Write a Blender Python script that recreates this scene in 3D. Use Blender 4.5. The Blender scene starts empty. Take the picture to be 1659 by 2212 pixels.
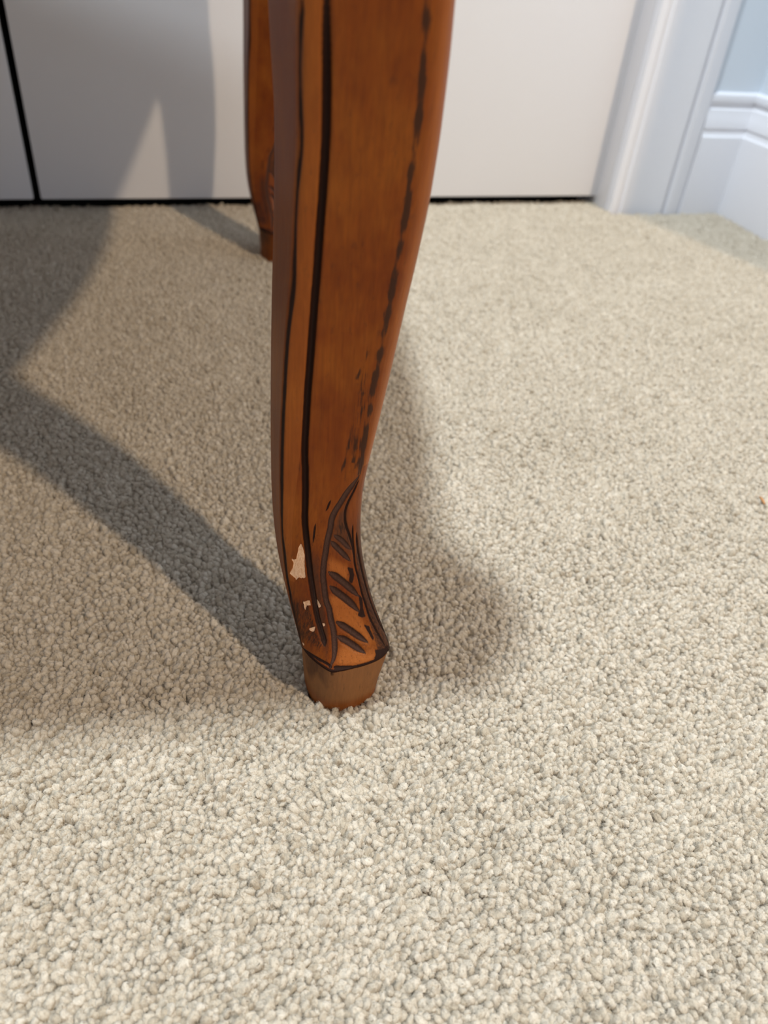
import bpy, bmesh, math, random
import numpy as np
from mathutils import Matrix, Vector

random.seed(7); rng = np.random.default_rng(7)
S = bpy.context.scene
COL = S.collection

# ------------------------------------------------------------------ camera
cam_d = bpy.data.cameras.new('camera'); cam = bpy.data.objects.new('camera', cam_d); COL.objects.link(cam)
S.camera = cam
cam_d.sensor_fit = 'VERTICAL'; cam_d.sensor_height = 36.0; cam_d.lens = 36.0 * 1660 / 2212
cam_d.clip_start = 0.01
Rw = [[0.95376384, -0.11945939, 0.27579701],
      [-0.2896028, -0.61074418, 0.73696796],
      [0.08040367, -0.78276497, -0.61710149]]
M = Matrix.Identity(4)
for i in range(3):
    M[i][0] = Rw[i][0]; M[i][1] = -Rw[i][1]; M[i][2] = -Rw[i][2]
M[2][3] = 0.28
cam.matrix_world = M
cam_d.dof.use_dof = True; cam_d.dof.focus_distance = 0.315; cam_d.dof.aperture_fstop = 9.5

# ------------------------------------------------------------------ light
W = bpy.data.worlds.new('room_light'); S.world = W; W.use_nodes = True
W.node_tree.nodes['Background'].inputs[0].default_value = (0.94, 0.95, 1.0, 1)
W.node_tree.nodes['Background'].inputs[1].default_value = 0.42


def lamp(name, loc, target, size, power, color):
    d = bpy.data.lights.new(name, 'AREA'); d.shape = 'DISK'; d.size = size; d.energy = power; d.color = color
    o = bpy.data.objects.new(name, d); COL.objects.link(o); o.location = loc
    o.rotation_euler = (Vector(target) - Vector(loc)).to_track_quat('-Z', 'Y').to_euler()
    return o


lamp('warm_ceiling_lamp', (1.38, -1.80, 2.60), (0.15, 0.4, 0), 0.12, 58, (1.0, 0.77, 0.53))
lamp('cool_ceiling_lamp', (-0.21, 0.30, 2.45), (-0.21, 0.30, 0), 0.16, 66, (0.86, 0.95, 1.0))

S.view_settings.view_transform = 'Standard'; S.view_settings.look = 'None'
S.view_settings.gamma = 1.0; S.view_settings.use_curve_mapping = False
S.view_settings.exposure = 0.0


# ------------------------------------------------------------------ helpers
def srgb(r, g, b):
    f = lambda c: (c / 255 / 12.92) if c / 255 <= 0.04045 else ((c / 255 + 0.055) / 1.055) ** 2.4
    return (f(r), f(g), f(b), 1)


class Mat:
    def __init__(s, name):
        s.m = bpy.data.materials.new(name); s.m.use_nodes = True
        s.t = s.m.node_tree; s.b = s.t.nodes['Principled BSDF']

    def n(s, typ, **kw):
        nd = s.t.nodes.new(typ)
        for k, v in kw.items():
            if k.startswith('i_'):
                key = k[2:]
                key = int(key) if key.isdigit() else key.replace('_', ' ')
                if hasattr(v, 'is_output'):
                    s.t.links.new(v, nd.inputs[key])
                else:
                    nd.inputs[key].default_value = v
            else:
                setattr(nd, k, v)
        return nd

    def math(s, op, a, b=0.0, clamp=False):
        nd = s.t.nodes.new('ShaderNodeMath'); nd.operation = op; nd.use_clamp = clamp
        for i, v in enumerate((a, b)):
            if hasattr(v, 'is_output'):
                s.t.links.new(v, nd.inputs[i])
            else:
                nd.inputs[i].default_value = v
        return nd.outputs[0]

    def mix(s, fac, a, b, blend='MIX'):
        nd = s.t.nodes.new('ShaderNodeMix'); nd.data_type = 'RGBA'; nd.blend_type = blend
        for i, v in ((0, fac), (6, a), (7, b)):
            if hasattr(v, 'is_output'):
                s.t.links.new(v, nd.inputs[i])
            else:
                nd.inputs[i].default_value = v
        return nd.outputs[2]

    def ramp(s, fac, stops):
        nd = s.t.nodes.new('ShaderNodeValToRGB'); e = nd.color_ramp.elements
        while len(e) < len(stops):
            e.new(0.5)
        for el, (p, c) in zip(e, stops):
            el.position = p; el.color = c if len(c) == 4 else (*c, 1)
        s.t.links.new(fac, nd.inputs[0])
        return nd.outputs[0]

    def set(s, key, v):
        if hasattr(v, 'is_output'):
            s.t.links.new(v, s.b.inputs[key])
        else:
            s.b.inputs[key].default_value = v


def mesh_obj(name, verts, faces, mat, parent=None, smooth=True, sharp=None):
    me = bpy.data.meshes.new(name)
    me.from_pydata([tuple(v) for v in verts], [], [tuple(int(i) for i in f) for f in faces])
    me.update()
    me.materials.append(mat)
    if smooth:
        me.polygons.foreach_set('use_smooth', [True] * len(me.polygons))
        if sharp:
            me.set_sharp_from_angle(angle=math.radians(sharp))
    o = bpy.data.objects.new(name, me); COL.objects.link(o)
    if parent:
        o.parent = parent
    return o


def fix_normals(o):
    bm = bmesh.new(); bm.from_mesh(o.data); bmesh.ops.recalc_face_normals(bm, faces=bm.faces); bm.to_mesh(o.data); bm.free()


def box(name, lo, hi, mat, parent=None, bevel=0.0, seg=2):
    bm = bmesh.new(); bmesh.ops.create_cube(bm, size=1)
    for v in bm.verts:
        v.co = Vector([lo[i] + (v.co[i] + 0.5) * (hi[i] - lo[i]) for i in range(3)])
    if bevel:
        bmesh.ops.bevel(bm, geom=bm.edges[:], offset=bevel, segments=seg, affect='EDGES', profile=0.5)
    me = bpy.data.meshes.new(name); bm.to_mesh(me); bm.free()
    me.materials.append(mat)
    me.polygons.foreach_set('use_smooth', [True] * len(me.polygons)); me.set_sharp_from_angle(angle=math.radians(40))
    o = bpy.data.objects.new(name, me); COL.objects.link(o)
    if parent:
        o.parent = parent
    return o


def tag(o, label=None, cat=None, group=None, kind=None):
    if label: o['label'] = label
    if cat: o['category'] = cat
    if group: o['group'] = group
    if kind: o['kind'] = kind
    return o


# ------------------------------------------------------------------ materials
def paint(name, col, rough=0.45, bump=0.02):
    m = Mat(name)
    tc = m.n('ShaderNodeTexCoord').outputs['Object']
    nz = m.n('ShaderNodeTexNoise', i_Vector=tc, i_Scale=3.0, i_Detail=3.0).outputs[0]
    m.set('Base Color', m.mix(nz, col, tuple(c * 0.96 for c in col[:3]) + (1,)))
    m.set('Roughness', rough)
    n2 = m.n('ShaderNodeTexNoise', i_Vector=tc, i_Scale=420.0, i_Detail=2.0).outputs[0]
    b = m.n('ShaderNodeBump', i_Height=n2, i_Strength=bump, i_Distance=0.001)
    m.set('Normal', b.outputs[0])
    return m.m


M_door = paint('white_door_paint', (0.91, 0.925, 0.98, 1), 0.42)
M_trim = paint('white_trim_paint', (0.79, 0.80, 0.85, 1), 0.35)
M_wall = paint('pale_blue_wall_paint', (0.68, 0.75, 0.83, 1), 0.6, 0.06)
M_gap_shade = paint('gap_shade_black', (0.006, 0.006, 0.006, 1), 0.9)  # near-black colour standing in for shade inside the closet and door gaps
M_room = paint('room_wall_paint', (0.6, 0.6, 0.58, 1), 0.7)


def carpet_mat(name, instanced):
    m = Mat(name)
    geo = m.n('ShaderNodeNewGeometry').outputs['Position']
    big = m.n('ShaderNodeTexNoise', i_Vector=geo, i_Scale=9.0, i_Detail=3.0).outputs[0]
    c0 = m.mix(big, (0.675, 0.605, 0.495, 1), (0.745, 0.675, 0.565, 1))
    if instanced:
        rnd = m.n('ShaderNodeObjectInfo').outputs['Random']
        var = m.ramp(rnd, [(0.0, (0.80, 0.77, 0.72)), (0.2, (0.95, 0.945, 0.93)), (0.75, (1.03, 1.03, 1.03)), (1.0, (1.12, 1.14, 1.17))])
        c0 = m.mix(1.0, c0, var, 'MULTIPLY')
        tc = m.n('ShaderNodeTexCoord').outputs['Object']
        mp = m.n('ShaderNodeMapping', i_Vector=tc, i_Scale=(2200, 2200, 500)).outputs[0]
        fib = m.n('ShaderNodeTexNoise', i_Vector=mp, i_Scale=1.0, i_Detail=3.0, i_Roughness=0.7).outputs[0]
        c0 = m.mix(1.0, c0, m.ramp(fib, [(0.25, (0.80, 0.79, 0.77)), (0.75, (1.12, 1.12, 1.12))]), 'MULTIPLY')
        bmp = m.n('ShaderNodeBump', i_Height=fib, i_Strength=0.7, i_Distance=0.0006)
    else:
        vor = m.n('ShaderNodeTexVoronoi', i_Vector=geo, i_Scale=270.0).outputs[0]
        c0 = m.mix(1.0, c0, m.ramp(vor, [(0.0, (0.90, 0.89, 0.87)), (0.8, (0.55, 0.53, 0.49))]), 'MULTIPLY')
        bmp = m.n('ShaderNodeBump', i_Height=vor, i_Strength=1.0, i_Distance=-0.003)
    m.set('Base Color', c0); m.set('Roughness', 0.95)
    m.set('Specular IOR Level', 0.12)
    m.set('Sheen Weight', 0.25); m.set('Sheen Roughness', 0.5)
    m.set('Normal', bmp.outputs[0])
    if instanced:       # yarn lets some light through
        tr = m.n('ShaderNodeBsdfTranslucent', i_Color=c0)
        mx = m.n('ShaderNodeMixShader', i_0=0.14); m.t.links.new(m.b.outputs[0], mx.inputs[1]); m.t.links.new(tr.outputs[0], mx.inputs[2])
        m.t.links.new(mx.outputs[0], m.t.nodes['Material Output'].inputs['Surface'])
    return m.m


M_tuft = carpet_mat('carpet_yarn', True)
M_back = carpet_mat('carpet_base', False)


def wood_mat(name):
    m = Mat(name)
    tc = m.n('ShaderNodeTexCoord').outputs['Object']
    at = lambda nm: m.n('ShaderNodeAttribute', attribute_name=nm).outputs['Fac']
    def noise(scale, detail=3.0, rough=0.6, dist=0.0):
        mp = m.n('ShaderNodeMapping', i_Vector=tc, i_Scale=scale).outputs[0]
        return m.n('ShaderNodeTexNoise', i_Vector=mp, i_Scale=1.0, i_Detail=detail, i_Roughness=rough, i_Distortion=dist).outputs[0]
    grain = noise((900, 900, 28), 4.0)
    fine = noise((2600, 2600, 260), 3.0)
    blot = noise((38, 38, 22), 4.0, 0.65)
    speck = noise((420, 420, 170), 3.0, 0.6)
    base = m.ramp(blot, [(0.30, (0.128, 0.021, 0.0010)), (0.50, (0.190, 0.044, 0.0028)), (0.72, (0.258, 0.074, 0.0062))])
    base = m.mix(1.0, base, m.ramp(grain, [(0.3, (0.80, 0.77, 0.74)), (0.7, (1.10, 1.09, 1.08))]), 'MULTIPLY')
    base = m.mix(m.math('MULTIPLY', m.ramp(speck, [(0.62, (0, 0, 0)), (0.75, (1, 1, 1))]), 0.45), base, (0.055, 0.016, 0.005, 1))
    worn = at('worn')
    base = m.mix(worn, base, m.mix(grain, (0.30, 0.085, 0.012, 1), (0.41, 0.130, 0.026, 1)))
    pale = at('pale')
    base = m.mix(pale, base, m.mix(grain, m.mix(blot, (0.150, 0.060, 0.018, 1), (0.215, 0.092, 0.030, 1)), (0.300, 0.140, 0.052, 1)))
    gr = at('grime')
    grm = m.ramp(m.math('ADD', gr, m.math('MULTIPLY', m.math('MULTIPLY', gr, 1.6), m.math('SUBTRACT', noise((700, 700, 150), 4.0, 0.7), 0.5))), [(0.15, (0, 0, 0)), (0.85, (1, 1, 1))])
    base = m.mix(m.math('MULTIPLY', grm, .85), base, m.mix(fine, (0.040, 0.013, 0.005, 1), (0.085, 0.034, 0.016, 1)))
    # smooth dark glaze in the cuts, broken by the grain at its edge
    g = at('glaze')
    br = m.math('MULTIPLY', m.math('SUBTRACT', noise((1500, 1500, 190), 4.0, 0.7), 0.5), 1.5)
    gl = m.math('ADD', g, m.math('MULTIPLY', br, m.math('MULTIPLY', g, m.math('SUBTRACT', 1.25, g))))
    gm = m.ramp(gl, [(0.22, (0, 0, 0)), (0.62, (1, 1, 1))])
    ash = at('ash')
    col = m.mix(gm, base, m.mix(m.math('MULTIPLY', ash, m.ramp(fine, [(0.2, (.35, .35, .35)), (0.8, (1, 1, 1))])), (0.017, 0.0042, 0.0014, 1), (0.088, 0.043, 0.030, 1)))
    # scratchy glaze: only where the grain noise crosses it
    sc = at('scratch')
    sn = noise((1300, 1300, 75), 4.0, 0.72)
    sm = m.ramp(m.math('ADD', sn, m.math('SUBTRACT', m.math('MULTIPLY', sc, 0.55), 0.55)), [(0.37, (0, 0, 0)), (0.57, (1, 1, 1))])
    col = m.mix(m.math('MULTIPLY', sm, 0.85), col, (0.020, 0.009, 0.005, 1))
    chip = at('chip')
    cm = m.ramp(m.math('ADD', chip, m.math('MULTIPLY', m.math('SUBTRACT', fine, 0.5), 0.55)), [(0.46, (0, 0, 0)), (0.54, (1, 1, 1))])
    cn = noise((1500, 1500, 500), 4.0, 0.7)
    col = m.mix(cm, col, m.ramp(cn, [(0.3, (0.56, 0.29, 0.155)), (0.65, (0.80, 0.55, 0.37))]))
    m.set('Base Color', col)
    m.set('Roughness', m.math('ADD', m.math('MULTIPLY', grain, 0.16), m.math('ADD', 0.30, m.math('MULTIPLY', m.math('ADD', m.math('ADD', cm, pale), gm), 0.28))))
    m.set('Specular IOR Level', 0.18)
    h = m.math('ADD', m.math('MULTIPLY', grain, 0.5), m.math('ADD', m.math('MULTIPLY', fine, 0.3), m.math('MULTIPLY', m.math('ADD', gm, cm), -0.35)))
    m.set('Normal', m.n('ShaderNodeBump', i_Height=h, i_Strength=0.35, i_Distance=0.0006).outputs[0])
    return m.m


M_wood = wood_mat('antiqued_cherry_wood')

# ------------------------------------------------------------------ room
DOOR_Y = 0.897
tag(box('floor', (-1.6, -1.6, -0.03), (2.4, 1.4, -0.0085), M_back), kind='structure')

d1 = tag(box('door_1', (-0.80, DOOR_Y, 0.0103), (-0.0885, DOOR_Y + 0.035, 2.03), M_door, bevel=0.0018), kind='structure')
d2 = tag(box('door_2', (-0.0815, DOOR_Y, 0.0103), (0.605, DOOR_Y + 0.035, 2.03), M_door, bevel=0.0018), kind='structure')
box('gap_shade_strip', (-0.0888, DOOR_Y + 0.003, 0.011), (-0.0878, DOOR_Y + 0.0345, 2.029), M_gap_shade, d1)  # black strips added on the door edges to paint the gap's shade
box('gap_shade_strip', (-0.0822, DOOR_Y + 0.003, 0.011), (-0.0812, DOOR_Y + 0.0345, 2.029), M_gap_shade, d2)
# closet behind the doors, its unlit interior painted in as near-black colour
for nm, lo, hi in (('wall_closet_back', (-0.85, 0.99, -0.0085), (0.66, 1.0, 2.1)),
                   ('wall_closet_left', (-0.86, 0.935, -0.0085), (-0.85, 1.0, 2.1)),
                   ('wall_closet_right', (0.66, 0.935, -0.0085), (0.67, 1.0, 2.1)),
                   ('closet_floor_shade', (-0.85, DOOR_Y + 0.002, -0.0085), (0.66, 0.99, -0.0035))):  # sheet on the closet floor, blackened to stand in for shade
    tag(box(nm, lo, hi, M_gap_shade), kind='structure')


def sweep(name, prof, path, mat, kind='structure'):
    """prof: (out, up-or-across) pairs; path: list of functions/points (origin, outdir, sidedir) frames."""
    vs = []; n = len(prof)
    for (o, u, v) in path:
        for a, b in prof:
            vs.append(Vector(o) + Vector(u) * a + Vector(v) * b)
    fs = []
    for k in range(len(path) - 1):
        for i in range(n):
            j = (i + 1) % n
            fs.append((k * n + i, k * n + j, (k + 1) * n + j, (k + 1) * n + i))
    fs.append(tuple(range(n))); fs.append(tuple((len(path) - 1) * n + i for i in reversed(range(n))))
    ob = mesh_obj(name, vs, fs, mat, smooth=True, sharp=28)
    fix_normals(ob)
    if kind: ob['kind'] = kind
    return ob


# jamb beside the door and the moulded casing in front of it
CX0, CY = 0.582, 0.862
tag(box('trim_2', (CX0 - 0.001, CY + 0.010, -0.0085), (0.660, DOOR_Y + 0.06, 2.06), M_trim, bevel=0.001), kind='structure')
tag(box('trim_3', (CX0 - 0.0045, DOOR_Y + 0.036, -0.0085), (0.66, DOOR_Y + 0.07, 2.06), M_trim), kind='structure')
# profile across the casing: (outwards, sideways from the inner edge)
cas = [(-0.012, 0.0), (0.0, 0.0), (0.0012, 0.0012), (0.0016, 0.006), (0.0012, 0.0085), (-0.0015, 0.0100), (-0.0028, 0.0125),
       (-0.0028, 0.0150), (-0.0005, 0.0175), (-0.0005, 0.0200), (-0.0022, 0.0235), (-0.0030, 0.034), (-0.0026, 0.050), (-0.0012, 0.060),
       (0.0012, 0.068), (0.0030, 0.0735), (0.0030, 0.0745), (-0.0014, 0.0765), (-0.0014, 0.0790), (0.0032, 0.0812), (0.0046, 0.0835), (0.0046, 0.0955),
       (0.0036, 0.0985), (-0.012, 0.099)]
sweep('trim_4', cas, [((CX0, CY, z), (0, -1, 0), (1, 0, 0)) for z in (-0.0085, 0.5, 2.10)], M_trim)

# baseboard: back piece mitred into the right-hand piece at the inside corner
WX, WY = 0.752, 0.866          # wall faces
bb = [(0.0, -0.0085), (0.0125, -0.0085), (0.0125, 0.090), (0.0122, 0.0915), (0.0100, 0.0930), (0.0092, 0.0955), (0.0085, 0.0990), (0.0098, 0.1010),
      (0.0092, 0.106), (0.0078, 0.112), (0.0062, 0.117), (0.0055, 0.1205), (0.0034, 0.1225), (0.0032, 0.1265), (0.0052, 0.1290), (0.0056, 0.1325), (0.0046, 0.1365),
      (0.0020, 0.1385), (0.0, 0.139)]
sweep('baseboard_back', bb, [((0.6815, WY, 0), (0, -1, 0), (0, 0, 1)), ((WX, WY, 0), (-1, -1, 0), (0, 0, 1))], M_trim)
sweep('baseboard_right', bb, [((WX, WY, 0), (-1, -1, 0), (0, 0, 1)), ((WX, 0.36, 0), (-1, 0, 0), (0, 0, 1))], M_trim)
tag(box('wall_back', (0.661, WY, -0.0085), (WX + 0.1, WY + 0.12, 2.45), M_wall), kind='structure')
tag(box('wall_above_doors', (-0.86, DOOR_Y + 0.002, 2.06), (0.661, WY + 0.12, 2.45), M_wall), kind='structure')
tag(box('wall_right', (WX, 0.36, -0.0085), (WX + 0.1, WY, 2.45), M_wall), kind='structure')
tag(box('wall_left', (-1.6, DOOR_Y - 0.02, -0.0085), (-0.86, WY + 0.12, 2.45), M_wall), kind='structure')

# ------------------------------------------------------------------ cabriole leg
ZT = np.array([.03, .035, .04, .05, .06, .07, .08, .09, .10, .115, .13, .15, .17, .19, .21, .23, .25, .27, .30, .34, .40])
def T(*v): return np.array(v) / 1000.0
FX = {
 'L': (T(49.8,48.9,48.0,46.2,45.1,44.8,44.9,45.1,45.6,45.9,46.4,46.7,47.2,47.7,48.0,47.9,46.4,45.6,44.5,43,41), T(216.7,219.7,223.0,232,245,251.7,256.4,259.2,262,263.5,265,265,265,264,263,262,261,260.3,260,260,261)),
 'A': (T(49.8,49.0,48.1,46.7,45.7,44.9,44.6,44.5,44.4,44.6,45.1,45.7,46.6,47.6,48.0,48.2,47.6,47.0,46,44.5,42.5), T(216.5,219.2,222,226,228.2,230.4,232,233,234,234.2,234.5,233.2,232,230,228,225.8,223.5,221.8,221,221,221)),
 'K': (T(58.9,60.4,61.3,60.7,59.2,59.0,60.4,62.8,67.8,73.6,75.5,76.7,78.4,79.2,80.2,79.9,78.8,77.7,76.8,80,84), T(200.5,204.5,208.5,213.8,218.2,221.8,224.3,225.9,227.5,228,228.5,227.2,226,223.5,221,218.5,216,214.3,212.5,211,211)),
 'R': (T(87.2,85.8,83.8,80.9,79.2,77.7,77.3,77.4,77.9,79.7,82.4,84.8,86.9,88.8,90.2,90.4,89.6,88.3,89,98,106), T(211.5,215.2,219,225,229.5,232.5,234.7,236.1,237.5,238,238.5,237.5,236.5,234.2,232,229.8,227.5,225.8,226,240,255)),
 'BR': (T(84.5,83,81.5,79,77.5,76.5,75.8,75.5,75.5,76.2,77.5,79.5,81.5,83,84,84.5,84,83,83,85,88), T(236,238.5,241.5,247,251.5,255,258.5,261.5,264,266.5,268,268,268,267,266,265,264.5,264,264,264,265)),
 'BL': (T(53,52,51,49.5,48.2,47.8,47.8,48,48.5,49,49.5,49.8,50.2,50.7,51,50.9,49.5,48.6,47.5,46,44), T(236,238.5,241.5,246.5,252,256.5,260,262.5,264.5,266,267.5,267.5,267.5,266.5,265.5,264.5,263.5,263,263,263,264)),
}
CC = np.interp(ZT, [.03, .05, .10, .13, .4], [-.12, .12, .15, .28, .30])      # fullness of the right-hand rounding


def smooth_table(zq):
    zf = np.arange(.03, .4001, .0005); out = {}
    k = np.exp(-0.5 * (np.arange(-30, 31) / 8.0) ** 2); k /= k.sum()
    def sm(v):
        f = np.interp(zf, ZT, v)
        pad = 30
        a = 2 * f[0] - f[pad:0:-1]; b = 2 * f[-1] - f[-2:-pad - 2:-1]
        return np.interp(zq, zf, np.convolve(np.r_[a, f, b], k, 'valid'))
    for n in FX:
        out[n] = np.stack([sm(FX[n][0]), sm(FX[n][1])], -1)
    out['C'] = sm(CC)
    return out


def leg_surface(t, z):
    """t (loop parameter, 0..6) x z -> points; t 0-1 left face, 1-2 front face, 2-3 rounded right front, 3-6 back."""
    tb = smooth_table(z)
    P = np.zeros((len(z), len(t), 3)); P[:, :, 2] = z[:, None]
    ctrl = np.stack([tb['R'][:, 0] + .0012, tb['K'][:, 1] + tb['C'] * (tb['R'][:, 1] - tb['K'][:, 1])], -1)
    seq = ['L', 'A', 'K', 'R', 'BR', 'BL', 'L']
    for j, tv in enumerate(t):
        i = min(int(tv), 5); f = tv - i
        a, b = tb[seq[i]], tb[seq[i + 1]]
        if i == 2:
            p = (1 - f) ** 2 * a + 2 * f * (1 - f) * ctrl + f * f * b
        else:
            p = (1 - f) * a + f * b
            if i == 1:
                d = b - a; nrm = np.stack([d[:, 1], -d[:, 0]], -1); nrm /= np.linalg.norm(nrm, axis=1)[:, None]
                p = p + nrm * (.0008 * 4 * f * (1 - f))
        P[:, j, :2] = p
    return P


def loop_t(fine):
    cnt = (26, 120, 100, 16, 14, 8) if fine else (8, 22, 20, 6, 6, 3)
    return np.concatenate([i + np.arange(c) / c for i, c in enumerate(cnt)])


def loop_smooth(P, r):
    """round the loop corners by an arc-length Gaussian of radius r"""
    out = P.copy()
    for k in range(len(P)):
        p = P[k, :, :2]; n = len(p)
        seg = np.linalg.norm(np.roll(p, -1, 0) - p, axis=1)
        s = np.r_[0, np.cumsum(seg)]; tot = s[-1]
        m = 800; q = np.arange(m) / m * tot
        pc = np.vstack([p, p[:1]])
        u = np.stack([np.interp(q, s, pc[:, c]) for c in (0, 1)], -1)
        h = max(1, int(3 * r / (tot / m))); w = np.exp(-0.5 * (np.arange(-h, h + 1) / (r / (tot / m))) ** 2); w /= w.sum()
        us = np.stack([np.convolve(np.r_[u[-h:, c], u[:, c], u[:h, c]], w, 'valid') for c in (0, 1)], -1)
        qq = np.r_[q, tot]; us = np.vstack([us, us[:1]])
        out[k, :, 0] = np.interp(s[:-1], qq, us[:, 0]); out[k, :, 1] = np.interp(s[:-1], qq, us[:, 1])
    return out


def leg_z(fine):
    if fine:
        return np.unique(np.round(np.concatenate([np.arange(.03, .125, .00038), np.arange(.125, .29, .0007), np.arange(.29, .3590, .004), [.3598]]), 6))
    return np.unique(np.round(np.concatenate([np.arange(.03, .12, .003), np.arange(.12, .357, .008), [.3598]]), 6))

STROKES = {
 'vein': [(2.19, 0.108), (2.11, 0.1044), (2.05, 0.1014), (2.02, 0.0972), (2.0, 0.0942), (1.992, 0.0912), (2.02, 0.0864), (2.02, 0.0822), (2.02, 0.0768), (2.01, 0.0708), (2.0, 0.066), (2.0, 0.0612), (1.992, 0.0564), (2.01, 0.0522), (2.01, 0.048), (2.02, 0.0438), (2.02, 0.0402), (2.02, 0.0366), (2.01, 0.0336), (1.983, 0.0312)],
 'inner': [(2.24, 0.1062), (2.21, 0.1014), (2.17, 0.0972), (2.17, 0.0936), (2.2, 0.09), (2.27, 0.0852), (2.37, 0.0798), (2.44, 0.0744), (2.44, 0.0702)],
 'ridgea': [(2.41, 0.0852), (2.44, 0.0792), (2.47, 0.0726), (2.47, 0.0666), (2.5, 0.06), (2.51, 0.054), (2.53, 0.0486), (2.54, 0.0438), (2.59, 0.039), (2.65, 0.0348), (2.7, 0.0312)],
 'ridgeb': [(2.54, 0.0804), (2.58, 0.0738), (2.62, 0.0666), (2.66, 0.0582), (2.69, 0.0516), (2.73, 0.045), (2.79, 0.039), (2.89, 0.0342)],
 's1a': [(2.09, 0.0828), (2.21, 0.0798), (2.32, 0.0762), (2.41, 0.0738)],
 's1b': [(2.06, 0.0804), (2.16, 0.0768), (2.26, 0.0732), (2.38, 0.069)],
 's2a': [(2.06, 0.0672), (2.15, 0.0642), (2.28, 0.0594), (2.43, 0.0534)],
 's2b': [(2.06, 0.0612), (2.14, 0.0576), (2.25, 0.0534), (2.37, 0.048)],
 's3a': [(2.06, 0.0468), (2.15, 0.0438), (2.26, 0.0402), (2.38, 0.0366)],
 's3b': [(2.05, 0.0414), (2.14, 0.039), (2.22, 0.0366), (2.32, 0.0336)],
 'groove': [(1.225, 0.2454), (1.233, 0.2286), (1.233, 0.213), (1.233, 0.2022), (1.242, 0.183), (1.258, 0.162), (1.275, 0.1338), (1.308, 0.1146), (1.458, 0.0912), (1.625, 0.0744), (1.683, 0.0606), (1.683, 0.0468), (1.808, 0.0372)],
 'edgeline': [(1.0, 0.2604), (0.962, 0.2448), (1.0, 0.2262), (0.962, 0.2124), (0.962, 0.201), (1.0, 0.1824), (0.962, 0.165), (0.962, 0.1422), (0.962, 0.123), (0.962, 0.1002), (0.923, 0.0816), (0.962, 0.0708), (0.923, 0.0582), (0.923, 0.048)],
 'kline': [(2.0, 0.2628), (2.01, 0.2502), (2.02, 0.2376), (2.0, 0.2202), (2.01, 0.2094), (2.01, 0.2034), (2.0, 0.192), (2.01, 0.1752), (2.01, 0.162), (2.0, 0.1506), (2.01, 0.1332), (2.04, 0.1194), (2.16, 0.1092)],
 'rim': [(1.017, 0.03), (1.45, 0.0312), (1.875, 0.0318), (1.983, 0.0312)],
 'rimb': [(2.03, 0.0312), (2.12, 0.0306), (2.21, 0.03), (2.33, 0.03), (2.46, 0.03), (2.59, 0.03), (2.72, 0.03)],
 'streaka': [(1.833, 0.1644), (1.858, 0.1596), (1.833, 0.1554), (1.783, 0.1506)],
 'streakb': [(1.817, 0.1338), (1.808, 0.1296), (1.817, 0.1248), (1.817, 0.1158), (1.808, 0.1086)],
 'streakc': [(1.892, 0.1446), (1.908, 0.138), (1.9, 0.1314), (1.908, 0.1212), (1.925, 0.1152)],
 'streakd': [(1.958, 0.1314), (1.975, 0.1254), (1.992, 0.1182), (1.992, 0.1122)],
 'cracka': [(1.7, 0.0882), (1.717, 0.0834), (1.725, 0.0786)],
 'crackb': [(1.825, 0.0984), (1.825, 0.0948), (1.808, 0.0936)],
}
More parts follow.
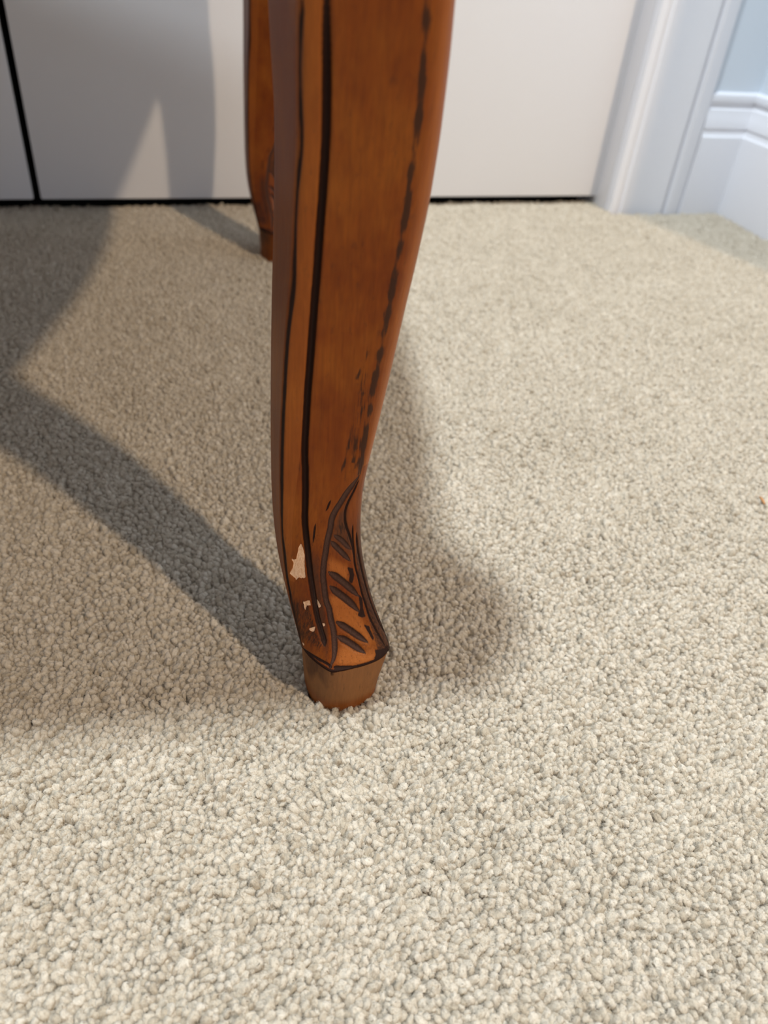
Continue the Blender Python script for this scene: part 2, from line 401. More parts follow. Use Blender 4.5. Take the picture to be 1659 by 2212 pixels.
PATCHES = {
 'grime': [[(2.05, 0.0834), (2.05, 0.0906), (2.1, 0.0978), (2.23, 0.1074), (2.22, 0.1002), (2.21, 0.0924), (2.4, 0.0828), (2.45, 0.069), (2.24, 0.0732), (2.07, 0.0774)], [(1.033, 0.0492), (1.575, 0.0522), (1.575, 0.0498), (1.275, 0.0468), (1.083, 0.0408), (1.008, 0.0456)], [(1.983, 0.075), (2.06, 0.0756), (2.05, 0.0678), (2.0, 0.0666)], [(1.625, 0.0744), (1.925, 0.075), (1.917, 0.0558), (1.908, 0.0384), (1.9, 0.0324), (1.625, 0.0414)]],
 'chip': [[(1.45, 0.0786), (1.5, 0.0768), (1.542, 0.0738), (1.55, 0.069), (1.542, 0.0636), (1.442, 0.063), (1.367, 0.063), (1.308, 0.0618), (1.233, 0.06), (1.275, 0.0618), (1.192, 0.0624), (1.108, 0.063), (1.225, 0.0666), (1.267, 0.069), (1.192, 0.0702), (1.333, 0.0708), (1.375, 0.0744), (1.4, 0.0768)], [(1.35, 0.0516), (1.575, 0.054), (1.567, 0.0516), (1.467, 0.051), (1.4, 0.0486), (1.367, 0.0498), (1.4, 0.051)], [(1.75, 0.0552), (1.8, 0.0546), (1.842, 0.0528), (1.775, 0.0516), (1.733, 0.0528)], [(1.392, 0.0408), (1.608, 0.0432), (1.55, 0.0408), (1.475, 0.0402)], [(1.783, 0.0456), (1.883, 0.0456), (1.817, 0.0444)], [(0.923, 0.0354), (1.008, 0.0324), (1.217, 0.033), (1.117, 0.0318), (1.008, 0.033)]],
 'blot': [[(2.31, 0.0672), (2.42, 0.0654), (2.42, 0.0624), (2.35, 0.0594), (2.31, 0.0612), (2.34, 0.0636)], [(2.43, 0.0546), (2.49, 0.0522), (2.45, 0.048), (2.46, 0.045), (2.38, 0.0456), (2.33, 0.0468), (2.4, 0.0492)], [(2.38, 0.0432), (2.47, 0.0414), (2.5, 0.0366), (2.46, 0.0366), (2.42, 0.0402)], [(2.46, 0.0336), (2.58, 0.0324), (2.79, 0.0318), (2.73, 0.03), (2.59, 0.03), (2.46, 0.03), (2.41, 0.0306), (2.45, 0.0318)]],
 'scr': [[(0.962, 0.0528), (1.55, 0.057), (1.583, 0.0474), (1.917, 0.0324), (1.442, 0.0306), (0.923, 0.03), (0.923, 0.0414)], [(2.03, 0.0348), (2.14, 0.033), (2.43, 0.0318), (2.4, 0.03), (2.21, 0.03), (2.03, 0.0312)], [(2.19, 0.0924), (2.43, 0.0828), (2.46, 0.0708), (2.04, 0.0834), (2.07, 0.0888)], [(2.45, 0.0678), (2.51, 0.0576), (2.5, 0.0492), (2.46, 0.0546), (2.38, 0.0594)], [(1.817, 0.1224), (2.22, 0.1212), (2.18, 0.1092), (2.0, 0.105), (1.908, 0.1008), (1.842, 0.108)], [(1.8, 0.1626), (2.01, 0.162), (2.17, 0.1128), (1.95, 0.1104), (1.767, 0.1158)]],
 'worn': [[(2.06, 0.0732), (2.32, 0.0672), (2.29, 0.0594), (2.17, 0.0642), (2.06, 0.0678)], [(2.02, 0.057), (2.14, 0.057), (2.34, 0.048), (2.36, 0.0456), (2.44, 0.0366), (2.38, 0.0366), (2.2, 0.0426), (2.05, 0.0474)], [(2.07, 0.0384), (2.33, 0.033), (2.45, 0.0336), (2.41, 0.03), (2.21, 0.0306), (2.03, 0.0318)]],
}

def along(stroke, P, t, z, step=.0004):
    """3-D points along a stroke given as (t, z) on the base surface, with the fraction of the way along"""
    st = np.array(stroke)
    pts = []
    ti = np.interp(st[:, 0], t, np.arange(len(t))); zi = np.interp(st[:, 1], z, np.arange(len(z)))
    m = 12
    u = np.linspace(0, len(st) - 1, (len(st) - 1) * m + 1)
    # smooth the stroke
    def cr(v):
        p = np.r_[2 * v[0] - v[1], v, 2 * v[-1] - v[-2]]
        i = np.minimum(u.astype(int), len(v) - 2); f = u - i
        a, b, c, d = p[i], p[i + 1], p[i + 2], p[i + 3]
        return .5 * (2 * b + (c - a) * f + (2 * a - 5 * b + 4 * c - d) * f ** 2 + (3 * b - a - 3 * c + d) * f ** 3)
    ti, zi = cr(ti), cr(zi)
    i0 = np.clip(zi.astype(int), 0, len(z) - 2); j0 = np.clip(ti.astype(int), 0, len(t) - 2)
    a = np.clip(zi - i0, 0, 1)[:, None]; b = np.clip(ti - j0, 0, 1)[:, None]
    p = (P[i0, j0] * (1 - b) + P[i0, j0 + 1] * b) * (1 - a) + (P[i0 + 1, j0] * (1 - b) + P[i0 + 1, j0 + 1] * b) * a
    s = np.r_[0, np.cumsum(np.linalg.norm(np.diff(p, axis=0), axis=1))]
    q = np.arange(0, s[-1] + step, step); q = np.minimum(q, s[-1])
    return np.stack([np.interp(q, s, p[:, c]) for c in range(3)], -1), q / s[-1]


def dist_to(pts, V, reach):
    """distance of every vertex to the nearest of pts (inf beyond reach) and which one"""
    D = np.full(len(V), 9.0); I = np.zeros(len(V), int)
    for k in range(0, len(pts), 16):
        c = pts[k:k + 16]
        m = np.where((V[:, 2] > c[:, 2].min() - reach) & (V[:, 2] < c[:, 2].max() + reach) &
                     (V[:, 0] > c[:, 0].min() - reach) & (V[:, 0] < c[:, 0].max() + reach))[0]
        if not len(m): continue
        d = np.linalg.norm(V[m][:, None] - c[None], axis=2)
        j = d.argmin(1); dd = d[np.arange(len(m)), j]
        b = dd < D[m]
        D[m[b]] = dd[b]; I[m[b]] = k + j[b]
    return D, I


def inside(poly, x, y):
    r = np.zeros(x.shape, bool); n = len(poly)
    for i in range(n):
        (x1, y1), (x2, y2) = poly[i], poly[(i + 1) % n]
        if y1 == y2: continue
        c = ((y1 > y) != (y2 > y)) & (x < (x2 - x1) * (y - y1) / (y2 - y1) + x1)
        r ^= c
    return r


def normals(P):
    du = np.roll(P, -1, 1) - np.roll(P, 1, 1); dv = np.gradient(P, axis=0)
    n = np.cross(du, dv); n /= np.linalg.norm(n, axis=2)[:, :, None] + 1e-12
    return n


# stroke: (half width, depth, glaze, taper at the ends)
STYLE = {'vein': (.00115, .00065, 1.0, .10), 'inner': (.00050, .00055, .95, .15), 'ridgea': (.00045, .0006, .9, .1), 'ridgeb': (.00055, .0006, .85, .1),
         's1a': (.00095, .0007, .85, .3), 's1b': (.00105, .0008, .9, .3), 's2a': (.00135, .0012, .95, .3), 's2b': (.00140, .0012, .95, .3),
         's3a': (.00130, .0012, .95, .3), 's3b': (.00130, .0012, .95, .3), 'groove': (.00115, .0016, 1.0, .01), 'edgeline': (.00080, .00045, .82, .02),
         'cracka': (.0004, .0003, .8, .4), 'crackb': (.0004, .0003, .8, .4), 'rim': (.00055, .0003, 1.0, .0), 'rimb': (.00060, .0003, 1.0, .0)}
SCRATCH = {'kline': (.0018, 1.55), 'streaka': (.0011, 1.05), 'streakb': (.0011, 1.1), 'streakc': (.0013, 1.15), 'streakd': (.0015, 1.2)}


def leg_grid(fine, plain=False):
    t = loop_t(fine); z = leg_z(fine)
    P = loop_smooth(leg_surface(t, z), .0011 if fine else .0012)
    # the left front edge is more rounded higher up
    Q = loop_smooth(P, .0022); w = np.clip((z - .14) / .07, 0, 1)[:, None] * np.where(t < 1, 1, np.where(t < 1.2, np.clip((1.2 - t) / .2, 0, 1), 0))[None]
    w = w * np.clip(t / .45, 0, 1)[None]
    P = P * (1 - w[..., None]) + Q * w[..., None]
    n = normals(P)
    ctr = P.mean(1, keepdims=True)
    if ((P - ctr) * n).sum() < 0: n = -n
    V = P.reshape(-1, 3); N = n.reshape(-1, 3)
    tt = np.tile(t, len(z)); zz = np.repeat(z, len(t))
    A = {k: np.zeros(len(V)) for k in ('glaze', 'scratch', 'worn', 'chip', 'pale', 'ash', 'grime')}
    disp = np.zeros(len(V))
    front = (tt > .8) & (tt < 3.1)
    if fine:
        fi = np.where(front)[0]
        for nm, (w, dep, gl, tp) in STYLE.items():
            if plain and nm == 'groove': continue
            pts, fr = along(STROKES[nm], P, t, z)
            if nm == 'groove':      # carry the long lines on up past the frame
                pts = np.vstack([np.stack([np.linspace(pts[0, 0] - .003, pts[0, 0], 60), np.linspace(pts[0, 1] - .002, pts[0, 1], 60), np.linspace(.31, pts[0, 2], 60)], -1), pts]); fr = np.r_[np.full(60, .5), np.maximum(fr, .5)]
            D, I = dist_to(pts, V[fi], w * 3.2)
            f = fr[np.minimum(I, len(fr) - 1)]
            wl = w * (np.sqrt(np.clip(np.minimum(f * 1.6, 1 - f) / tp, .05, 1)) if tp > 0 else 1)
            if nm == 'edgeline': wl = wl * (1 + .8 * np.clip((.205 - V[fi][:, 2]) / .06, 0, 1))
            k = np.exp(-(D / wl) ** 2.6)
            disp[fi] = np.maximum(disp[fi], dep * k * wl / w)
            A['glaze'][fi] = np.maximum(A['glaze'][fi], gl * np.exp(-(D / (wl * 1.18)) ** 4))
            if nm == 'vein' or nm[0] == 's': A['ash'][fi] = np.maximum(A['ash'][fi], np.exp(-(D / (wl * .85)) ** 4))
            if nm == 'groove': A['ash'][fi] = np.maximum(A['ash'][fi], np.exp(-(D / (wl * .6)) ** 2) * np.clip((.085 - V[fi][:, 2]) / .03, 0, 1))
        for nm, (w, gl) in SCRATCH.items():
            pts, fr = along(STROKES[nm], P, t, z)
            D, I = dist_to(pts, V[fi], w * 3.2)
            k = np.exp(-(D / w) ** 2)
            zf = V[fi][:, 2]; k = k * np.clip(.86 + .16 * np.sin(zf * 210 + 1.3) + .14 * np.sin(zf * 517) + .10 * np.sin(zf * 830 + .7), .62, 1.08)
            A['scratch'][fi] = np.maximum(A['scratch'][fi], gl * k)
            disp[fi] = np.maximum(disp[fi], .00018 * k)
        for nm, key, val in (('chip', 'chip', 1.0), ('blot', 'glaze', .85), ('scr', 'scratch', 1.0), ('grime', 'grime', .75), ('worn', 'worn', .8)):
            if plain and nm == 'worn': continue
            for ip_, poly in enumerate(PATCHES[nm]):
                # 2 mm of feathering for wear, none for chips
                m = inside(poly, tt, zz).astype(float).reshape(len(z), len(t))
                r = {'chip': 1, 'blot': 1, 'scr': 5, 'worn': 3, 'grime': 5}[nm]
                for ax in (0, 1):
                    rr = r * 3 if (ax == 0 and r > 4) else r
                    kz = np.ones(2 * rr + 1) / (2 * rr + 1)
                    m = np.apply_along_axis(lambda v: np.convolve(v, kz, 'same'), ax, m)
                A[key] = np.maximum(A[key], (.78 if nm == 'scr' and ip_ >= 4 else val) * m.ravel())
        if plain: A['chip'][:] = 0
        disp += A['chip'] * .00035
        # the strip outside the groove and the edges are rubbed lighter
        A['worn'] = np.maximum(A['worn'], .30 * ((tt > 1.02) & (tt < 1.24) & (zz > .06)))
        A['worn'] = np.maximum(A['worn'], .65 * np.clip((tt - 2.12) / .2, 0, 1) * (tt < 2.95) * (zz > .112))
        # rubbed-in dark finish down the left edge towards the toe, and on the outer right border of the leaf
        low = np.clip((.060 - zz) / .012, 0, 1)
        A['scratch'] = np.maximum(A['scratch'], .66 * np.clip((.112 - zz) / .03, 0, 1) * front)
        A['glaze'] = np.maximum(A['glaze'], .92 * np.exp(-((zz - .0300) / .00075) ** 2) * front)
        A['glaze'] = np.maximum(A['glaze'], .74 * low * np.exp(-((tt - .98) / .13) ** 2))
        A['scratch'] = np.maximum(A['scratch'], low * .95 * np.exp(-((tt - 1.0) / .16) ** 2))
        A['glaze'] = np.maximum(A['glaze'], .8 * np.exp(-((tt - 2.93) / .10) ** 4) * np.clip((.085 - zz) / .02, 0, 1))
        A['grime'] = np.maximum(A['grime'], .95 * np.clip((tt - 2.46) / .10, 0, 1) * (tt < 3.2) * np.clip((.100 - zz) / .03, 0, 1))
        A['scratch'] = np.maximum(A['scratch'], .9 * ((tt > 2.5) & (tt < 3.1)) * np.clip((.09 - zz) / .02, 0, 1))
    V = V - N * disp[:, None]
    return t, z, V.reshape(len(z), len(t), 3), A, tt, zz


C0 = np.array([.067, .24, 0])                # plan centre of the leg in view
PAD_TOP = .030


def set_attrs(o, A):
    for k, v in A.items():
        if o.data.attributes.get(k) is None:
            a = o.data.attributes.new(k, 'FLOAT', 'POINT'); a.data.foreach_set('value', np.asarray(v, dtype=np.float32))


def submesh(name, V, faces, A):
    used = np.unique(faces); mp = np.full(len(V), -1); mp[used] = np.arange(len(used))
    me = bpy.data.meshes.new(name)
    f = mp[faces]
    me.vertices.add(len(used)); me.vertices.foreach_set('co', (V[used] - C0).ravel().astype(np.float32))
    me.loops.add(f.size); me.loops.foreach_set('vertex_index', f.ravel().astype(np.int32))
    me.polygons.add(len(f)); me.polygons.foreach_set('loop_start', np.arange(0, f.size, 4, dtype=np.int32))
    me.polygons.foreach_set('use_smooth', np.ones(len(f), bool))
    me.update(calc_edges=True); me.validate()
    me.materials.append(M_wood)
    for k, v in A.items():
        a = me.attributes.new(k, 'FLOAT', 'POINT'); a.data.foreach_set('value', v[used].astype(np.float32))
    return me


def build_leg_meshes(fine, plain=False):
    t, z, P, A, tt, zz = leg_grid(fine, plain)
    nz, nt = len(z), len(t)
    V = P.reshape(-1, 3)
    i, j = np.meshgrid(np.arange(nz - 1), np.arange(nt), indexing='ij')
    j2 = (j + 1) % nt
    F = np.stack([i * nt + j, i * nt + j2, (i + 1) * nt + j2, (i + 1) * nt + j], -1).reshape(-1, 4)
    # the carved leaf: everything right of its vein, up to the silhouette
    vs = np.array(STROKES['vein']); o = np.argsort(vs[:, 1])
    ft, fz = tt[F[:, 0]], zz[F[:, 0]]
    leaf = (fz < .1085) & (ft > np.interp(fz, vs[o, 1], vs[o, 0]) - .055) & (ft < 3.0)
    out = {'leg': submesh('leg', V, F[~leaf], A), 'carved_leaf': submesh('carved_leaf', V, F[leaf], A)}
    # foot pad below the rim
    top = P[0]; ctr = np.array([.0692, .2195])
    rows = []
    prof = [(.0302, .80), (.0300, .93), (.0294, .985), (.0282, .982), (.024, .955), (.018, .925), (.012, .902), (.006, .885), (.001, .868), (-.004, .835), (-.0075, .79), (-.0085, .74)]
    zs = np.concatenate([[p[0] for p in prof[:4]], np.linspace(.0275, -.0080, 40), [-.0085]])
    px = [p[0] for p in prof][::-1]; ps = [p[1] for p in prof][::-1]
    for q in zs:
        k = np.interp(q, px, ps)
        r = np.empty((nt, 3)); r[:, 0] = ctr[0] + (top[:, 0] - ctr[0]) * k
        ky = k
        r[:, 1] = np.where(top[:, 1] < ctr[1], ctr[1] + (top[:, 1] - ctr[1]) * ky, ctr[1] + (top[:, 1] - ctr[1]) * k)
        r[:, 2] = q
        if q < .0285:
            g = min(1, (.0285 - q) / .020); r = loop_smooth(r[None], .0016 + .0050 * g)[0]
            r[:, :2] = ctr + (r[:, :2] - ctr) * (1 + .05 * g)
        rows.append(r)
    PV = np.array(rows); npz = len(zs)
    i, j = np.meshgrid(np.arange(npz - 1), np.arange(nt), indexing='ij'); j2 = (j + 1) % nt
    PF = np.stack([i * nt + j2, i * nt + j, (i + 1) * nt + j, (i + 1) * nt + j2], -1).reshape(-1, 4)
    Z = np.repeat(zs, nt); TT = np.tile(t, npz)
    PA = {'pale': np.clip(.80 + .0 * Z, 0, 1) * np.clip((Z - .001) / .006, .25, 1), 'glaze': .62 * np.exp(-((TT - 2.0) / .03) ** 2 - ((Z - .0275) / .0022) ** 2) + .85 * (Z > .0289),
          'scratch': np.maximum(.60 + 0 * Z, np.maximum(.5 * np.clip((TT - .6) / .3, 0, 1) * np.clip((2.1 - TT) / .5, 0, 1) * np.clip((Z - .012) / .01, 0, 1), .3 * (Z > .025))),
          'worn': .5 * np.clip((.006 - Z) / .006, 0, 1), 'chip': np.zeros(len(Z)), 'ash': np.zeros(len(Z)), 'grime': .80 * np.exp(-((TT - 1.45) / .50) ** 2) * np.clip((Z - .012 - .004 * np.sin(TT * 9)) / .008, 0, 1)}
    if plain: PA['pale'] = PA['pale'] * .25
    out['foot_pad'] = submesh('foot_pad', PV.reshape(-1, 3), PF, PA)
    return out


# ------------------------------------------------------------------ the chair
U = Vector((.0705, .525, 0)).normalized(); Vd = Vector((-U.y, U.x, 0))
N0 = Vector((.067, .24, 0)); F0 = Vector((.1375, .765, 0))
N1, F1 = N0 + Vd * .36, F0 + Vd * .36
base = (N0 + F0 + N1 + F1) / 4
chair = bpy.data.objects.new('chair', None); COL.objects.link(chair); chair.location = (base.x, base.y, -.0085)
chair.empty_display_size = .1
tag(chair, 'carved brown wooden chair on cabriole legs, near foot scuffed, standing on beige carpet', 'chair')


def child(name, me, parent, loc=(0, 0, 0), rz=0):
    o = bpy.data.objects.new(name, me); COL.objects.link(o); o.parent = parent; o.location = loc; o.rotation_euler = (0, 0, rz)
    return o


meshes = build_leg_meshes(True); others = build_leg_meshes(True, True)
for k, pos in enumerate((N0, F0, F1, N1)):
    ms = meshes if k == 0 else others
    lg = child('leg', ms['leg'], chair, pos - Vector(chair.location))
    if k > 1: lg.scale.x = -1      # the far pair is mirrored
    lf = child('carved_leaf', ms['carved_leaf'], lg); pd = child('foot_pad', ms['foot_pad'], lg)
    if k == 0:
        lg['label'] = 'near cabriole leg with dark grooves and a pale chip above the foot'
        lf['label'] = 'carved leaf with dark veins'; pd['label'] = 'plain worn wood foot pad'


def prism(name, outline, z0, z1, mat, parent, bevel=.003, seg=3):
    bm = bmesh.new()
    lo = [bm.verts.new((p[0], p[1], z0)) for p in outline]; hi = [bm.verts.new((p[0], p[1], z1)) for p in outline]
    n = len(outline)
    bm.faces.new(lo[::-1]); bm.faces.new(hi)
    for i in range(n):
        bm.faces.new((lo[i], lo[(i + 1) % n], hi[(i + 1) % n], hi[i]))
    bmesh.ops.recalc_face_normals(bm, faces=bm.faces)
    if bevel:
        ed = [e for e in bm.edges if abs(e.verts[0].co.z - e.verts[1].co.z) < 1e-6]
        bmesh.ops.bevel(bm, geom=ed, offset=bevel, segments=seg, affect='EDGES', profile=.5)
    me = bpy.data.meshes.new(name); bm.to_mesh(me); bm.free()
    me.materials.append(mat); me.polygons.foreach_set('use_smooth', [True] * len(me.polygons)); me.set_sharp_from_angle(angle=math.radians(35))
    o = bpy.data.objects.new(name, me); COL.objects.link(o); o.parent = parent
    return o


inv = Vector(chair.location)
def rail(a, b, z0, z1, bow, th=.024):
    """curved seat rail from a to b, bowed outwards by bow"""
    a, b = a - inv, b - inv
    d = (b - a).normalized(); nrm = Vector((d.y, -d.x, 0)); pts_o, pts_i = [], []
    for k in range(17):
        f = k / 16; p = a.lerp(b, f) + nrm * (bow * math.sin(math.pi * f))
        pts_o.append(p + nrm * th * .5); pts_i.append(p - nrm * th * .5)
    return prism('seat_rail', [(p.x, p.y) for p in pts_o + pts_i[::-1]], z0 - inv.z, z1 - inv.z, M_wood, chair, .002)


OUT = [(.050, .216), (.078, .219), (.099, .231), (.110, .250), (.109, .270), (.096, .296), (.090, .325), (.097, .360), (.115, .410), (.134, .470), (.147, .540), (.153, .620), (.152, .700),
       (.1465, .760), (.149, .795), (.144, .817), (.126, .826), (.100, .829), (-.029, .841), (-.150, .852), (-.232, .858), (-.262, .848), (-.272, .820), (-.295, .600), (-.320, .330), (-.320, .290), (-.300, .262), (-.270, .250), (-.170, .238), (-.050, .226)]


def outline(shrink=0.0, n=6):
    """closed smooth curve through the seat outline, pulled inwards by shrink"""
    p = [Vector((x, y, 0)) for x, y in OUT]; m = len(p); out = []
    for i in range(m):
        a, b, c, d = p[i - 1], p[i], p[(i + 1) % m], p[(i + 2) % m]
        for k in range(n):
            f = k / n
            out.append(.5 * (2 * b + (c - a) * f + (2 * a - 5 * b + 4 * c - d) * f ** 2 + (3 * b - a - 3 * c + d) * f ** 3))
    if shrink:
        q = []
        for i in range(len(out)):
            t = (out[(i + 3) % len(out)] - out[i - 3]).normalized(); q.append(out[i] - Vector((t.y, -t.x, 0)) * shrink)
        out = q
    return [(v.x - inv.x, v.y - inv.y) for v in out]


for a, b, bow in ((N0, F0, .030), (F0, F1, .0), (F1, N1, .0), (N1, N0, .0)):
    d = (b - a).normalized() * .022
    rail(a + d, b - d, .300, .3595, bow)
prism('seat_frame', outline(), .360 - inv.z, .400 - inv.z, M_wood, chair, .004, 4)
def cushion_outline(rad=.05, n=8):
    """rounded four-cornered outline standing just inside the seat frame"""
    c = [p - inv for p in (N0 + Vector((0, .012, 0)), F0 + Vector((-.012, .020, 0)), F1 + Vector((.005, .020, 0)), N1 + Vector((.005, .030, 0)))]
    out = []
    for i in range(4):
        p, q, w = c[i - 1], c[i], c[(i + 1) % 4]
        a, b = q + (p - q).normalized() * rad, q + (w - q).normalized() * rad
        out += [a * (1 - f) ** 2 + q * 2 * f * (1 - f) + b * f * f for f in np.linspace(0, 1, n)]
    return [(v.x, v.y) for v in out]


MF = Mat('seat_fabric'); MF.set('Base Color', (.42, .34, .24, 1)); MF.set('Roughness', .9)
prism('seat_cushion', cushion_outline(), .4005 - inv.z, .450 - inv.z, MF.m, chair, .012, 5)


def bar(name, pts, rad, parent):
    """tapering rounded bar through points"""
    vs, fs = [], []; n = 12
    for k, (p, r) in enumerate(zip(pts, rad)):
        d = (pts[min(k + 1, len(pts) - 1)] - pts[max(k - 1, 0)]).normalized(); x = d.orthogonal().normalized(); y = d.cross(x)
        for i in range(n):
            a = 2 * math.pi * i / n; vs.append(p + (x * math.cos(a) + y * math.sin(a)) * r)
    for k in range(len(pts) - 1):
        for i in range(n):
            fs.append((k * n + i, k * n + (i + 1) % n, (k + 1) * n + (i + 1) % n, (k + 1) * n + i))
    fs += [tuple(range(n))[::-1], tuple((len(pts) - 1) * n + i for i in range(n))]
    o = mesh_obj(name, vs, fs, M_wood, parent); fix_normals(o); return o


zb = .400 - inv.z
for p in (N1, F1):
    q = p - inv + Vd * .018
    bar('back_post', [Vector((q.x, q.y, zb)) + Vd * (.07 * f * f) + Vector((0, 0, .50 * f)) for f in np.linspace(0, 1, 12)], [.017 - .004 * f for f in np.linspace(0, 1, 12)], chair)
qa, qb = N1 - inv + Vd * .088, F1 - inv + Vd * .088
bar('crest_rail', [qa.lerp(qb, f) + Vector((0, 0, zb + .49 + .05 * math.sin(math.pi * f))) for f in np.linspace(-.03, 1.03, 18)], [.016 + .006 * math.sin(math.pi * f) for f in np.linspace(0, 1, 18)], chair)
mid = (N1 + F1) / 2 - inv
for off in (-.05, 0, .05):
    bar('back_spindle', [mid + U * (off * (1 + .5 * math.sin(math.pi * f))) + Vd * (.018 + .07 * f * f) + Vector((0, 0, zb + .53 * f)) for f in np.linspace(0, 1, 12)], [.009] * 12, chair)

# ------------------------------------------------------------------ a sliver of wood on the carpet
sp = [Vector((.3670, .2935, .0012)), Vector((.3676, .2960, .0017)), Vector((.3684, .2990, .0018)), Vector((.3690, .3015, .0014))]
vs, fs = [], []
for p, r in zip(sp, (.0004, .0010, .0009, .0003)):
    for i in range(6):
        a = math.pi * i / 3; vs.append(p + Vector((math.cos(a) * r, 0, math.sin(a) * r * .7)))
for k in range(3):
    for i in range(6):
        fs.append((k * 6 + i, k * 6 + (i + 1) % 6, (k + 1) * 6 + (i + 1) % 6, (k + 1) * 6 + i))
fs += [(0, 1, 2, 3, 4, 5), (23, 22, 21, 20, 19, 18)]
MS = Mat('raw_wood_sliver'); MS.set('Base Color', (.46, .22, .08, 1)); MS.set('Roughness', .7)
so = mesh_obj('wood_sliver', vs, fs, MS.m); fix_normals(so)
tag(so, 'tiny orange-brown sliver of wood lying alone on the open carpet', 'splinter')

# ------------------------------------------------------------------ carpet pile: twisted yarn tufts, instanced on points
PITCH = .00245
xs = np.arange(-.56, .98, PITCH); ys = np.arange(-.20, .925, PITCH * .866)
gx, gy = np.meshgrid(xs, ys); gx[1::2] += PITCH / 2
pts = np.stack([gx.ravel(), gy.ravel()], -1); pts += rng.normal(0, PITCH * .17, pts.shape)


def lowfreq(p, scale, seed):
    r = np.random.default_rng(seed); v = np.zeros(len(p))
    for _ in range(7):
        k = r.normal(0, 1, 2) * scale; v += np.sin(p @ k + r.uniform(0, 6.28))
    return v / 2.65


# keep clear of feet, baseboards and closed doors
keep = ~((pts[:, 1] > .853) & (pts[:, 0] > .583)) & ((pts[:, 0] < .7385) | (pts[:, 1] < .357)) & ~((pts[:, 1] > .906) & (pts[:, 0] <= .583))
rim = np.array([[-.0145, -.001], [-.009, -.0175], [.0025, -.034], [.013, -.034], [.016, -.025], [.015, -.004]])
for k, p in enumerate((N0, F0, F1, N1)):
    q = (pts - np.array([p.x, p.y])) * np.array([-1 if k > 1 else 1, 1])
    keep &= ~(((q[:, 0] - .0022) / .0165) ** 2 + ((q[:, 1] + .0205) / .0170) ** 2 < 1)
pts = pts[keep]; n = len(pts)
zc = lowfreq(pts, 60, 1) * .0006 + rng.normal(0, .0005, n) - .0024
lean = np.stack([lowfreq(pts, 75, 2), lowfreq(pts, 75, 3)], -1) * .20 + np.stack([lowfreq(pts, 420, 4), lowfreq(pts, 420, 5)], -1) * .28 + rng.normal(0, .22, (n, 2))
ang = np.linalg.norm(lean, axis=1); ax = np.stack([-lean[:, 1], lean[:, 0]], -1) / (ang[:, None] + 1e-9); ang = np.minimum(ang, 1.1)
ca, sa = np.cos(ang), np.sin(ang); x, y = ax[:, 0], ax[:, 1]; v = 1 - ca
Tm = np.zeros((n, 3, 3))
Tm[:, 0, 0] = ca + x * x * v; Tm[:, 0, 1] = x * y * v; Tm[:, 0, 2] = y * sa
Tm[:, 1, 0] = x * y * v; Tm[:, 1, 1] = ca + y * y * v; Tm[:, 1, 2] = -x * sa
Tm[:, 2, 0] = -y * sa; Tm[:, 2, 1] = x * sa; Tm[:, 2, 2] = ca
rz = rng.uniform(0, 6.283, n); c, s_ = np.cos(rz), np.sin(rz)
Rz = np.zeros((n, 3, 3)); Rz[:, 0, 0] = c; Rz[:, 0, 1] = -s_; Rz[:, 1, 0] = s_; Rz[:, 1, 1] = c; Rz[:, 2, 2] = 1
Rm = Tm @ Rz
eul = np.stack([np.arctan2(Rm[:, 2, 1], Rm[:, 2, 2]), -np.arcsin(np.clip(Rm[:, 2, 0], -1, 1)), np.arctan2(Rm[:, 1, 0], Rm[:, 0, 0])], -1)
scl = rng.normal(1, .14, n).clip(.65, 1.4)[:, None] * np.array([1, 1, 1.0]) * rng.normal(1, .09, (n, 3)).clip(.75, 1.25)

me = bpy.data.meshes.new('carpet_pile'); me.vertices.add(n)
me.vertices.foreach_set('co', np.column_stack([pts, zc]).ravel().astype(np.float32))
for nm, d in (('tuft_rotation', eul), ('tuft_scale', scl)):
    a = me.attributes.new(nm, 'FLOAT_VECTOR', 'POINT'); a.data.foreach_set('vector', d.ravel().astype(np.float32))
a = me.attributes.new('tuft_kind', 'INT', 'POINT'); a.data.foreach_set('value', rng.integers(0, 8, n).astype(np.int32))
me.materials.append(M_tuft)
pile = bpy.data.objects.new('carpet_pile', me); COL.objects.link(pile)
tag(pile, 'beige twisted cut pile of the carpet covering the floor', 'carpet', kind='stuff')

ng = bpy.data.node_groups.new('carpet_tufts', 'GeometryNodeTree')
ng.interface.new_socket('Geometry', in_out='INPUT', socket_type='NodeSocketGeometry')
ng.interface.new_socket('Geometry', in_out='OUTPUT', socket_type='NodeSocketGeometry')
def G(typ, **kw):
    nd = ng.nodes.new(typ)
    for k, v in kw.items(): setattr(nd, k, v)
    return nd
def ln(a, b): ng.links.new(a, b)
def gm(op, a, b=0.0):
    nd = G('ShaderNodeMath', operation=op)
    for i, v in enumerate((a, b)):
        if hasattr(v, 'is_output'): ln(v, nd.inputs[i])
        else: nd.inputs[i].default_value = v
    return nd.outputs[0]
gi, go = G('NodeGroupInput'), G('NodeGroupOutput')
m2p = G('GeometryNodeMeshToPoints'); ln(gi.outputs[0], m2p.inputs['Mesh'])
g2i = G('GeometryNodeGeometryToInstance')
vr = np.random.default_rng(11)
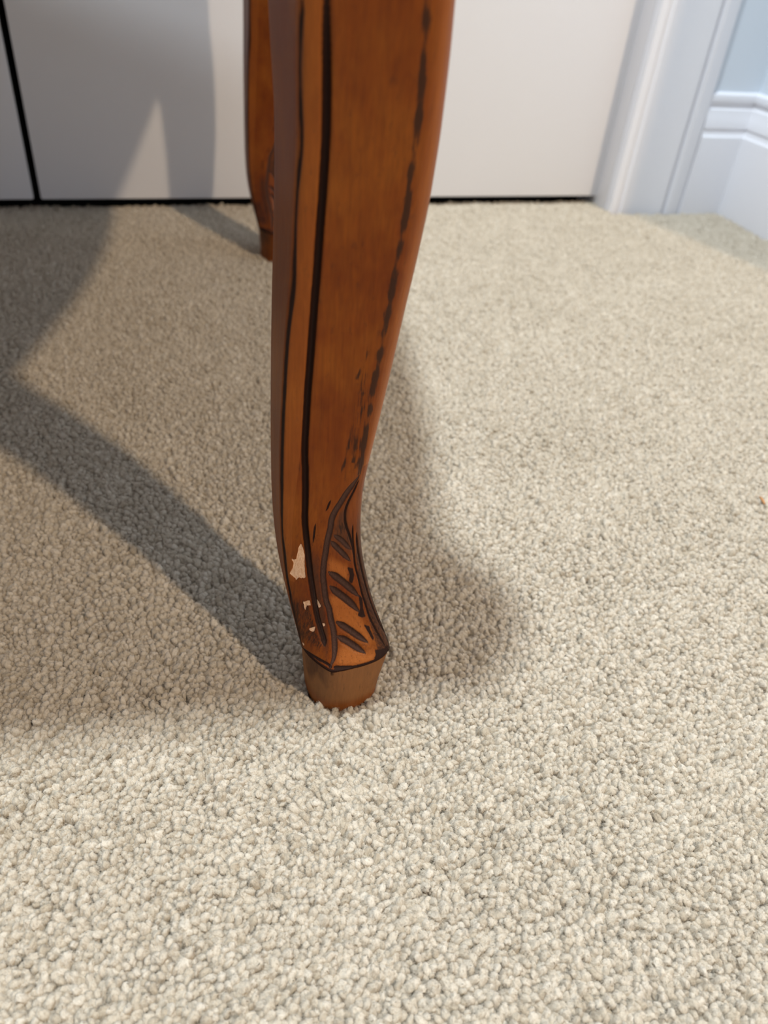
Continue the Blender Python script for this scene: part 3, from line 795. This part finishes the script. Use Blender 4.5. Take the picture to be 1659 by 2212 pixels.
for k in range(8):
    sp_ = G('GeometryNodeMeshUVSphere'); sp_.inputs['Segments'].default_value = 14; sp_.inputs['Rings'].default_value = 11; sp_.inputs['Radius'].default_value = 1.0
    pos = G('GeometryNodeInputPosition'); sep = G('ShaderNodeSeparateXYZ'); ln(pos.outputs[0], sep.inputs[0])
    X, Y, Z = sep.outputs
    a_ = gm('ADD', gm('ARCTAN2', Y, X), gm('MULTIPLY', Z, float(vr.uniform(1.5, 2.8))))
    lobe = gm('ADD', .80, gm('MULTIPLY', gm('ABSOLUTE', gm('COSINE', a_)), .30))
    flat = gm('ADD', 1.0, gm('MULTIPLY', gm('MULTIPLY', Z, Z), .32))
    f_ = gm('MULTIPLY', lobe, flat)
    bx, by = float(vr.uniform(-.25, .25)), float(vr.uniform(-.25, .25))
    cx_ = gm('ADD', gm('MULTIPLY', gm('MULTIPLY', X, f_), .00158), gm('MULTIPLY', gm('MULTIPLY', Z, Z), bx * .002))
    cy_ = gm('ADD', gm('MULTIPLY', gm('MULTIPLY', Y, f_), .00158), gm('MULTIPLY', gm('MULTIPLY', Z, Z), by * .002))
    cz_ = gm('MULTIPLY', Z, .0033)
    cmb = G('ShaderNodeCombineXYZ'); ln(cx_, cmb.inputs[0]); ln(cy_, cmb.inputs[1]); ln(cz_, cmb.inputs[2])
    nz = G('ShaderNodeTexNoise'); nz.inputs['Scale'].default_value = 1.9; nz.inputs['Detail'].default_value = 2.0
    ofs = G('ShaderNodeVectorMath', operation='ADD'); ln(pos.outputs[0], ofs.inputs[0]); ofs.inputs[1].default_value = (k * 7.3, k * 3.1, k * 5.7)
    ln(ofs.outputs[0], nz.inputs['Vector'])
    sb = G('ShaderNodeVectorMath', operation='SUBTRACT'); ln(nz.outputs['Color'], sb.inputs[0]); sb.inputs[1].default_value = (.5, .5, .5)
    sc_ = G('ShaderNodeVectorMath', operation='SCALE'); ln(sb.outputs[0], sc_.inputs[0]); sc_.inputs['Scale'].default_value = .0018
    ad = G('ShaderNodeVectorMath', operation='ADD'); ln(cmb.outputs[0], ad.inputs[0]); ln(sc_.outputs[0], ad.inputs[1])
    sp2 = G('GeometryNodeSetPosition'); ln(sp_.outputs['Mesh'], sp2.inputs['Geometry']); ln(ad.outputs[0], sp2.inputs['Position'])
    sm_ = G('GeometryNodeSetShadeSmooth'); ln(sp2.outputs[0], sm_.inputs[0])
    mt = G('GeometryNodeSetMaterial'); mt.inputs['Material'].default_value = M_tuft; ln(sm_.outputs[0], mt.inputs['Geometry'])
    # loose fibre ends standing off the yarn
    dp = G('GeometryNodeDistributePointsOnFaces'); ln(sp2.outputs[0], dp.inputs['Mesh']); dp.inputs['Density'].default_value = 1.9e6; dp.inputs['Seed'].default_value = k
    cn = G('GeometryNodeMeshCone'); cn.inputs['Vertices'].default_value = 3; cn.inputs['Radius Top'].default_value = .00001; cn.inputs['Radius Bottom'].default_value = .000045; cn.inputs['Depth'].default_value = .0013
    rv = G('FunctionNodeRandomValue', data_type='FLOAT_VECTOR'); rv.inputs[0].default_value = (-.9, -.9, -.9); rv.inputs[1].default_value = (.9, .9, .9)
    rr = G('FunctionNodeRotateRotation'); ln(dp.outputs['Rotation'], rr.inputs[0]); ln([o for o in rv.outputs if o.enabled][0], rr.inputs[1])
    ip = G('GeometryNodeInstanceOnPoints'); ln(dp.outputs['Points'], ip.inputs['Points']); ln(cn.outputs['Mesh'], ip.inputs['Instance']); ln(rr.outputs[0], ip.inputs['Rotation'])
    ri = G('GeometryNodeRealizeInstances'); ln(ip.outputs[0], ri.inputs[0])
    mt2 = G('GeometryNodeSetMaterial'); mt2.inputs['Material'].default_value = M_tuft; ln(ri.outputs[0], mt2.inputs['Geometry'])
    jn = G('GeometryNodeJoinGeometry'); ln(mt2.outputs[0], jn.inputs[0]); ln(mt.outputs[0], jn.inputs[0])
    ln(jn.outputs[0], g2i.inputs[0])
iop = G('GeometryNodeInstanceOnPoints'); iop.inputs['Pick Instance'].default_value = True
ln(m2p.outputs[0], iop.inputs['Points']); ln(g2i.outputs[0], iop.inputs['Instance'])
def attr(nm, typ):
    nd = G('GeometryNodeInputNamedAttribute', data_type=typ); nd.inputs['Name'].default_value = nm
    return [o for o in nd.outputs if o.enabled][0]
ln(attr('tuft_kind', 'INT'), iop.inputs['Instance Index'])
ln(attr('tuft_rotation', 'FLOAT_VECTOR'), iop.inputs['Rotation'])
ln(attr('tuft_scale', 'FLOAT_VECTOR'), iop.inputs['Scale'])
ln(iop.outputs[0], go.inputs[0])
md = pile.modifiers.new('tufts', 'NODES'); md.node_group = ng
